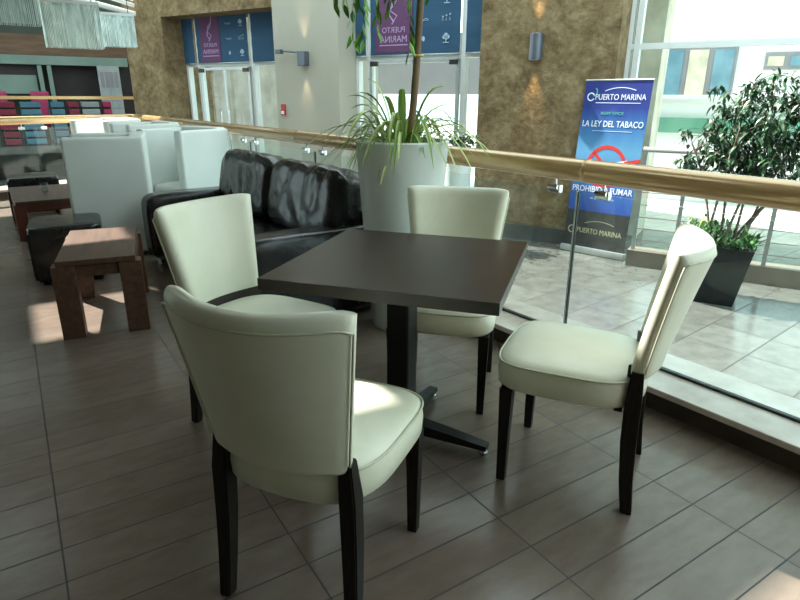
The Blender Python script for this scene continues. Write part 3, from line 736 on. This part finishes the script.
for k in range(5): blade(bm, (-.22, -.1, .55), k*1.3, .16, .34, .05, 7, .2)
obj('spiky_leaves', bm, M['leaf_pale'], fp)

# ------------------------------------------------------------------ roll-up banner
bp0 = Vector((6.213, 3.883)); bp1 = Vector((6.419, 3.017)); bd = (bp1 - bp0); bang = math.degrees(math.atan2(bd.y, bd.x)); bw = bd.length/2; bc = (bp0 + bp1)/2 + bd.normalized()*.05
bn = thing('rollup_banner', 'blue roll-up banner with a no smoking sign standing in front of the stone pillar', 'banner', (bc.x, bc.y, LZ), bang)
bn.rotation_euler = (R(-5.5), 0, R(bang))
bm = BM(); box(bm, -bw, bw, -.05, .05, .0, .085, .015); obj('base_case', bm, M['alu'], bn, angle=40)
BH = 2.19; lean = .0
obj('banner_sheet', B(-bw + .015, bw - .015, -.003, .0, .08, BH), M['banner_blue'], bn)
bm = BM(); tube(bm, [(-bw + .01, -.001, BH), (bw - .01, -.001, BH)], .012, 8); obj('top_bar', bm, M['alu'], bn)
bm = BM(); tube(bm, [(0, .03, .08), (0, .02, BH)], .010, 8); obj('support_pole', bm, M['alu'], bn)
obj('photo_strip', B(-bw + .016, bw - .016, -.0048, -.0032, .09, .56), M['dark_print'], bn)
Y = -.006
text_mesh('lettering', 'PUERTO MARINA', .098, M['white_print'], bn, (.05, Y, 1.955), xs=.86)
text_mesh('lettering', 'LA LEY DEL TABACO', .105, M['white_print'], bn, (0, Y, 1.63), xs=.82, bold=.001)
text_mesh('lettering', 'RESPETEMOS', .052, M['green_print'], bn, (-.02, Y, 1.775))
text_mesh('lettering', 'PROHIBIDO FUMAR', .108, M['white_print'], bn, (0, Y, .81), xs=.86, bold=.001)
text_mesh('lettering', 'en todo el centro', .045, M['white_print'], bn, (.02, Y, .72))
text_mesh('lettering', 'PUERTO MARINA', .095, M['gold_print'], bn, (.05, Y, .27), xs=.84)
def arc(cx, cz, r, a0, a1, w, n=24, sq=1.):
    bm = BM(); vs = []
    for k in range(n + 1):
        a = R(a0 + (a1 - a0)*k/n); c, s = math.cos(a), math.sin(a)
        vs.append([(cx + (r + d)*c, Y + e, cz + (r + d)*s*sq) for d, e in ((-w/2, 0), (w/2, 0), (w/2, .003), (-w/2, .003))])
    return rings(bm, vs)
obj('arc_line', arc(.05, 1.55, .55, 70, 112, .008), M['white_print'], bn)
obj('underline', B(-.26, .32, Y, Y + .003, 1.915, 1.922), M['white_print'], bn)
obj('underline', B(-.25, .27, Y, Y + .003, 1.575, 1.580), M['white_print'], bn)
obj('arc_line', arc(.05, -.12, .56, 70, 112, .007), M['gold_print'], bn)
obj('arc_line', arc(-.335, 1.99, .045, 20, 330, .014), M['white_print'], bn)
obj('arc_line', arc(-.31, 2.05, .05, -80, 60, .014), M['green_print'], bn)
obj('arc_line', arc(-.335, .30, .045, 20, 330, .014), M['gold_print'], bn)
bm = arc(0.0, 1.14, .245, 0, 360, .045, 48); obj('prohibition_ring', bm, M['red_print'], bn)
bm = BM(); box(bm, -.24, .24, Y, Y + .003, -.02, .02); bmesh.ops.transform(bm, matrix=Matrix.Translation((0, 0, 1.14)) @ Matrix.Rotation(R(43), 4, 'Y'), verts=bm.verts)
obj('prohibition_bar', bm, M['red_print'], bn)
bm = BM(); box(bm, -.06, .26, Y - .001, Y + .002, -.022, .022); bmesh.ops.transform(bm, matrix=Matrix.Translation((.02, 0, 1.16)) @ Matrix.Rotation(R(-12), 4, 'Y'), verts=bm.verts); obj('cigarette', bm, M['white_print'], bn)
bm = BM(); box(bm, .0, .20, Y - .0015, Y + .002, -.022, .022); bmesh.ops.transform(bm, matrix=Matrix.Translation((.24, 0, 1.20)) @ Matrix.Rotation(R(-12), 4, 'Y'), verts=bm.verts); obj('cigarette_tip', bm, M['red_print'], bn)
obj('pink_band', B(-.12, .12, Y, Y + .003, .90, .94), M['pink_print'], bn)

# ------------------------------------------------------------------ far side of the hall (left)
FY = 17.4
struct('wall_far', B(-9, 3.5, FY + 1.2, FY + 1.4, LZ, 6), M['shop_wall'])
struct('trim_fascia', B(-9, 3.2, FY - .1, FY + .1, 2.02, 2.24), M['shop_pale'])
struct('wall_woodband', B(-9, 3.4, FY, FY + .25, 2.25, 2.75), M['shop_wood'])
struct('wall_counter', B(-9, .95, FY + .1, FY + .2, 1.30, 1.76), M['shop_pale'])
struct('wall_shopfront', B(1.35, 3.3, FY + .3, FY + .4, LZ, 2.1), M['shop_dark'])
struct('wall_bulkhead', B(-9, 1.1, FY + .12, FY + .3, 1.76, 2.02), M['shop_dark'])
struct('floor_gallery', B(-9, 3.4, 15.2, FY + 1.2, -.05, .12), M['lower'])
mb = thing('menu_board', 'pale menu panel standing at the right end of the far food counter', 'sign', (2.65, FY - .3, .12))
obj('board', B(-.27, .27, -.03, .03, .02, 1.9), M['menu'], mb)
bm = BM()
for i in range(4): box(bm, -.22 + .115*i, -.13 + .115*i, -.035, -.031, 1.35, 1.75); 
for i in range(5): box(bm, -.22, .22, -.035, -.031, .2 + .2*i, .22 + .2*i)
box(bm, -.012, .0, -.035, -.031, .2, 1.75); obj('print', bm, M['out_grey'], mb); obj('foot', B(-.27, .27, -.12, .12, 0, .021), M['alu'], mb)
st = struct('trim_shopframe', box(box(BM(), 1.0, 1.10, FY - .05, FY + .1, .12, 2.1), 1.22, 1.32, FY - .05, FY + .1, .12, 2.1), M['shop_pale'])
fr = thing('far_railing', 'wooden-topped railing along the far gallery across the hall', 'railing', (0, 15.3, .12))
obj('handrail', B(-9, 3.3, -.05, .05, 1.06, 1.13), M['brass'], fr)
for i in range(12):
    obj('post', B(-8.9 + i*1.1, -8.86 + i*1.1, -.02, .02, 0, 1.06), M['black_metal'], fr)
for x, w, mm, lb in ((-.02, .34, 'crimson', 'crimson stack of seats behind the far railing at the left edge of the photo'), (.42, .42, 'cyan_plastic', 'wide blue stack of seats behind the far railing'), (1.0, .34, 'cyan_plastic', 'narrower blue stack of seats just right of the wide blue one'), (1.42, .24, 'crimson', 'dark red stack between two blue stacks behind the far railing'), (1.72, .40, 'menu', 'pale blue-white stack behind the far railing'), (2.2, .2, 'pink_plastic', 'pink stack at the right end of the far railing')):
    t = thing('seat_stack', lb, 'stacked seats', (x + w/2, 15.75, .12))
    for k in range(6):
        obj('shelf_layer', B(-w/2, w/2, -.2, .2, .02 + k*.17, .15 + k*.17, .02), M[mm], t)
    obj('frame', B(-w/2 + .02, w/2 - .02, -.17, .17, 0, 1.0), M['black_metal'], t)
def pink_chair(label, x, z):
    t = thing('lounge_seat', label, 'seat', (x, 16.6, .12))
    obj('seat', B(-.28, .28, -.25, .25, .35, .5, .04), M['pink_plastic'], t); obj('backrest', B(-.21, .21, .17, .27, .5, 1.24, .04), M['pink_plastic'], t)
    obj('pedestal', B(-.06, .06, -.06, .06, 0, .35), M['black_metal'], t)
pink_chair('pink high-backed seat at the far counter, left edge of the photo', .0, 0); pink_chair('pink high-backed seat in the middle of the far counter', .92, 0)

# hanging crystal strand lamps
def curtain_lamp(label, cx, cy, w, z0, z1, d=.32, rz=0):
    t = thing('strand_lamp', label, 'hanging lamp', (cx, cy, z0), rz); h = z1 - z0
    obj('top_frame', B(-w/2, w/2, -d/2, d/2, h, h + .04), M['alu'], t)
    bm = BM(); n = int(w/.02)
    for k in range(n):
        x = -w/2 + w*(k + .5)/n
        for yy in (-d/2 + .01, d/2 - .01):
            jx = random.uniform(-.003, .003); ww = random.uniform(.006, .0105); tube(bm, [(x + jx, yy, 0), (x, yy, h)], ww, 4)
    for k in range(int(d/.03)):
        for xx in (-w/2 + .01, w/2 - .01): tube(bm, [(xx, -d/2 + .03*k, 0), (xx, -d/2 + .03*k, h)], .009, 4)
    o = obj('crystal_strands', bm, M['bead'], t); o['kind'] = 'stuff'
    bm = BM()
    for sx in (-1, 1): tube(bm, [(sx*w*.4, 0, h + .04), (sx*w*.4, 0, 5.25 - z0)], .006, 6)
    obj('suspension_cable', bm, M['black_metal'], t)
def at(azd, dist): return (CAM.x + dist*math.cos(R(azd)), CAM.y + dist*math.sin(R(azd)))
x, y = at(88.6, 9.3); curtain_lamp('hanging lamp of crystal strands in the top left corner of the photo', x - .12, y, .95, 1.3 + 9.3*.087, 1.3 + 9.3*.087 + 1.1)
x, y = at(84.3, 11.0); curtain_lamp('middle one of three rectangular hanging strand lamps, its lower edge the lowest', x, y, .78, 1.3 + 11*.0605, 1.3 + 11*.1155)
x, y = at(81.2, 12.2); curtain_lamp('smallest hanging strand lamp, next to the left stone pillar', x, y, .60, 1.3 + 12.2*.064, 1.3 + 12.2*.104)
struct('ceiling_far', B(-9, 5.5, 14, 18.8, 5.25, 5.45), M['ceiling'])
for i, (a0, z) in enumerate(((0, 3.2), (1, 3.05))):
    pass
cb = thing('ceiling_beam', 'pale metal roof truss above the hanging strand lamps', 'beam', (0, 0, 0))
for k, (dz, r) in enumerate(((0, .05), (.22, .035), (.36, .025))):
    bm = BM(); a = at(87.5, 12.6); b = at(79.6, 13.6); tube(bm, [(a[0], a[1], 1.3 + 12.6*.118 + dz + .25), (b[0], b[1], 1.3 + 13.6*.108 + dz*.7)], r, 8); obj('chord', bm, M['white_frame'], cb)

# ------------------------------------------------------------------ outside
ob = fthing('white_building', 'pale building with tall windows seen through the right window', 'building')
bm = BM(); fbox(-8, 3.3, 18, 21, LZ - .13, 2.72, bm=bm); obj('wall', bm, M['out_wall'], ob)
for a0, a1, z0, z1 in ((1.05, 2.8, 1.25, 2.55), (-.5, .45, 1.95, 2.35)):
    w = obj('window', fbox(a0, a1, 17.9, 18.02, z0, z1), M['out_grey'], ob); n = 3 if a1 - a0 > 1 else 2; dw = (a1 - a0)/n
    for k in range(n): obj('pane', fbox(a0 + k*dw + .07, a0 + (k+1)*dw - .07, 17.86, 17.89, z0 + .08, z1 - .1), M['out_glass' if k != 1 else 'out_beige'], w)
obj('balcony_rail', fbox(.9, 2.95, 17.5, 17.6, 1.3, 1.36), M['out_wall'], ob)
fstruct('wall_parapet', fbox(-9, 2.6, 14, 14.2, LZ - .13, 1.26), M['out_wall'])
struct('trim_coping', fbox(-9, 2.6, 13.92, 14.28, 1.262, 1.33), M['white_frame'], FO, FROT)
wt = fthing('water_channel', 'green glazed band below the white parapet outside the right window', 'panel')
obj('panel', fbox(-9, 2.45, 13.90, 13.99, .60, .90), M['out_green'], wt)
fstruct('wall_outside', fbox(1.47, 2.7, 9.3, 9.9, LZ - .13, 5), M['out_beige'])
fstruct('wall_opposite', fbox(9.5, 16, 12.5, 13, LZ - .13, 5), M['out_beige'])
fstruct('wall_opposite', fbox(4.6, 13.5, 16.5, 17, 1.35, 3), M['out_grey'])
fstruct('wall_opposite', fbox(2.8, 7.2, 18, 18.3, LZ - .13, 1.35), M['out_wall'])

# ------------------------------------------------------------------ enclosure of the seating level (behind the camera)
struct('wall_back', B(-6.2, -6, -5.2, 9, 0, 3.6), M['plaster']); struct('wall_rear', B(-6.2, 3.2, -5.2, -5, 0, 3.6), M['plaster'])
# unseen ceiling: strips around openings cut to aim sun patches at floor and seat
SUN_AZ, SUN_EL = 112, 50
CZ = 3.5
holes = []
def patch(x0, x1, y0, y1, z=0):
    k = (CZ - z)/math.tan(R(SUN_EL)); dx, dy = k*math.cos(R(SUN_AZ)), k*math.sin(R(SUN_AZ)); holes.append((x0 + dx, x1 + dx, y0 + dy, y1 + dy))
patch(.0, .75, 2.0, 2.75); patch(.66, .87, -.34, -.12, .48); patch(1.3, 2.2, -1.9, -1.03)
xs = sorted({-6, 2.3} | {h[i] for h in holes for i in (0, 1)}); ys = sorted({-5.2, 9.} | {h[i] for h in holes for i in (2, 3)})
xs = [v for v in xs if -6 <= v <= 2.3]; bm = BM()
for xa, xb in zip(xs, xs[1:]):
    for ya, yb in zip(ys, ys[1:]):
        mx, my = (xa + xb)/2, (ya + yb)/2
        if any(h[0] < mx < h[1] and h[2] < my < h[3] for h in holes): continue
        box(bm, xa, xb, ya, yb, CZ, CZ + .06)
struct('ceiling', bm, M['ceiling'])

# ------------------------------------------------------------------ light
W = bpy.data.worlds.new('world'); bpy.context.scene.world = W; W.use_nodes = True
bg = W.node_tree.nodes['Background']; bg.inputs[0].default_value = (.77, .96, .98, 1); bg.inputs[1].default_value = 1.5
sl = bpy.data.lights.new('sun', 'SUN'); sl.energy = 8; sl.angle = R(1.0); sl.color = (1, .97, .88)
so = bpy.data.objects.new('sun', sl); col.objects.link(so)
sd = Vector((math.cos(R(SUN_AZ))*math.cos(R(SUN_EL)), math.sin(R(SUN_AZ))*math.cos(R(SUN_EL)), math.sin(R(SUN_EL))))
so.rotation_euler = (-sd).to_track_quat('-Z', 'Y').to_euler()
s = bpy.context.scene
s.view_settings.view_transform = 'Standard'; s.view_settings.look = 'None'; s.view_settings.gamma = 1; s.view_settings.exposure = 0.92
GR = {'roller_blind': 'roller blinds in the left windows', 'strand_lamp': 'hanging crystal strand lamps', 'seat_stack': 'stacked seats behind the far railing',
      'lounge_seat': 'pink seats at the far counter', 'ottoman': 'black leather ottomans', 'wall_sconce': 'wall sconces'}
for o in col.objects:
    k = o.name.split('.')[0]
    if o.parent is None and k in GR and 'group' not in o: o['group'] = GR[k]
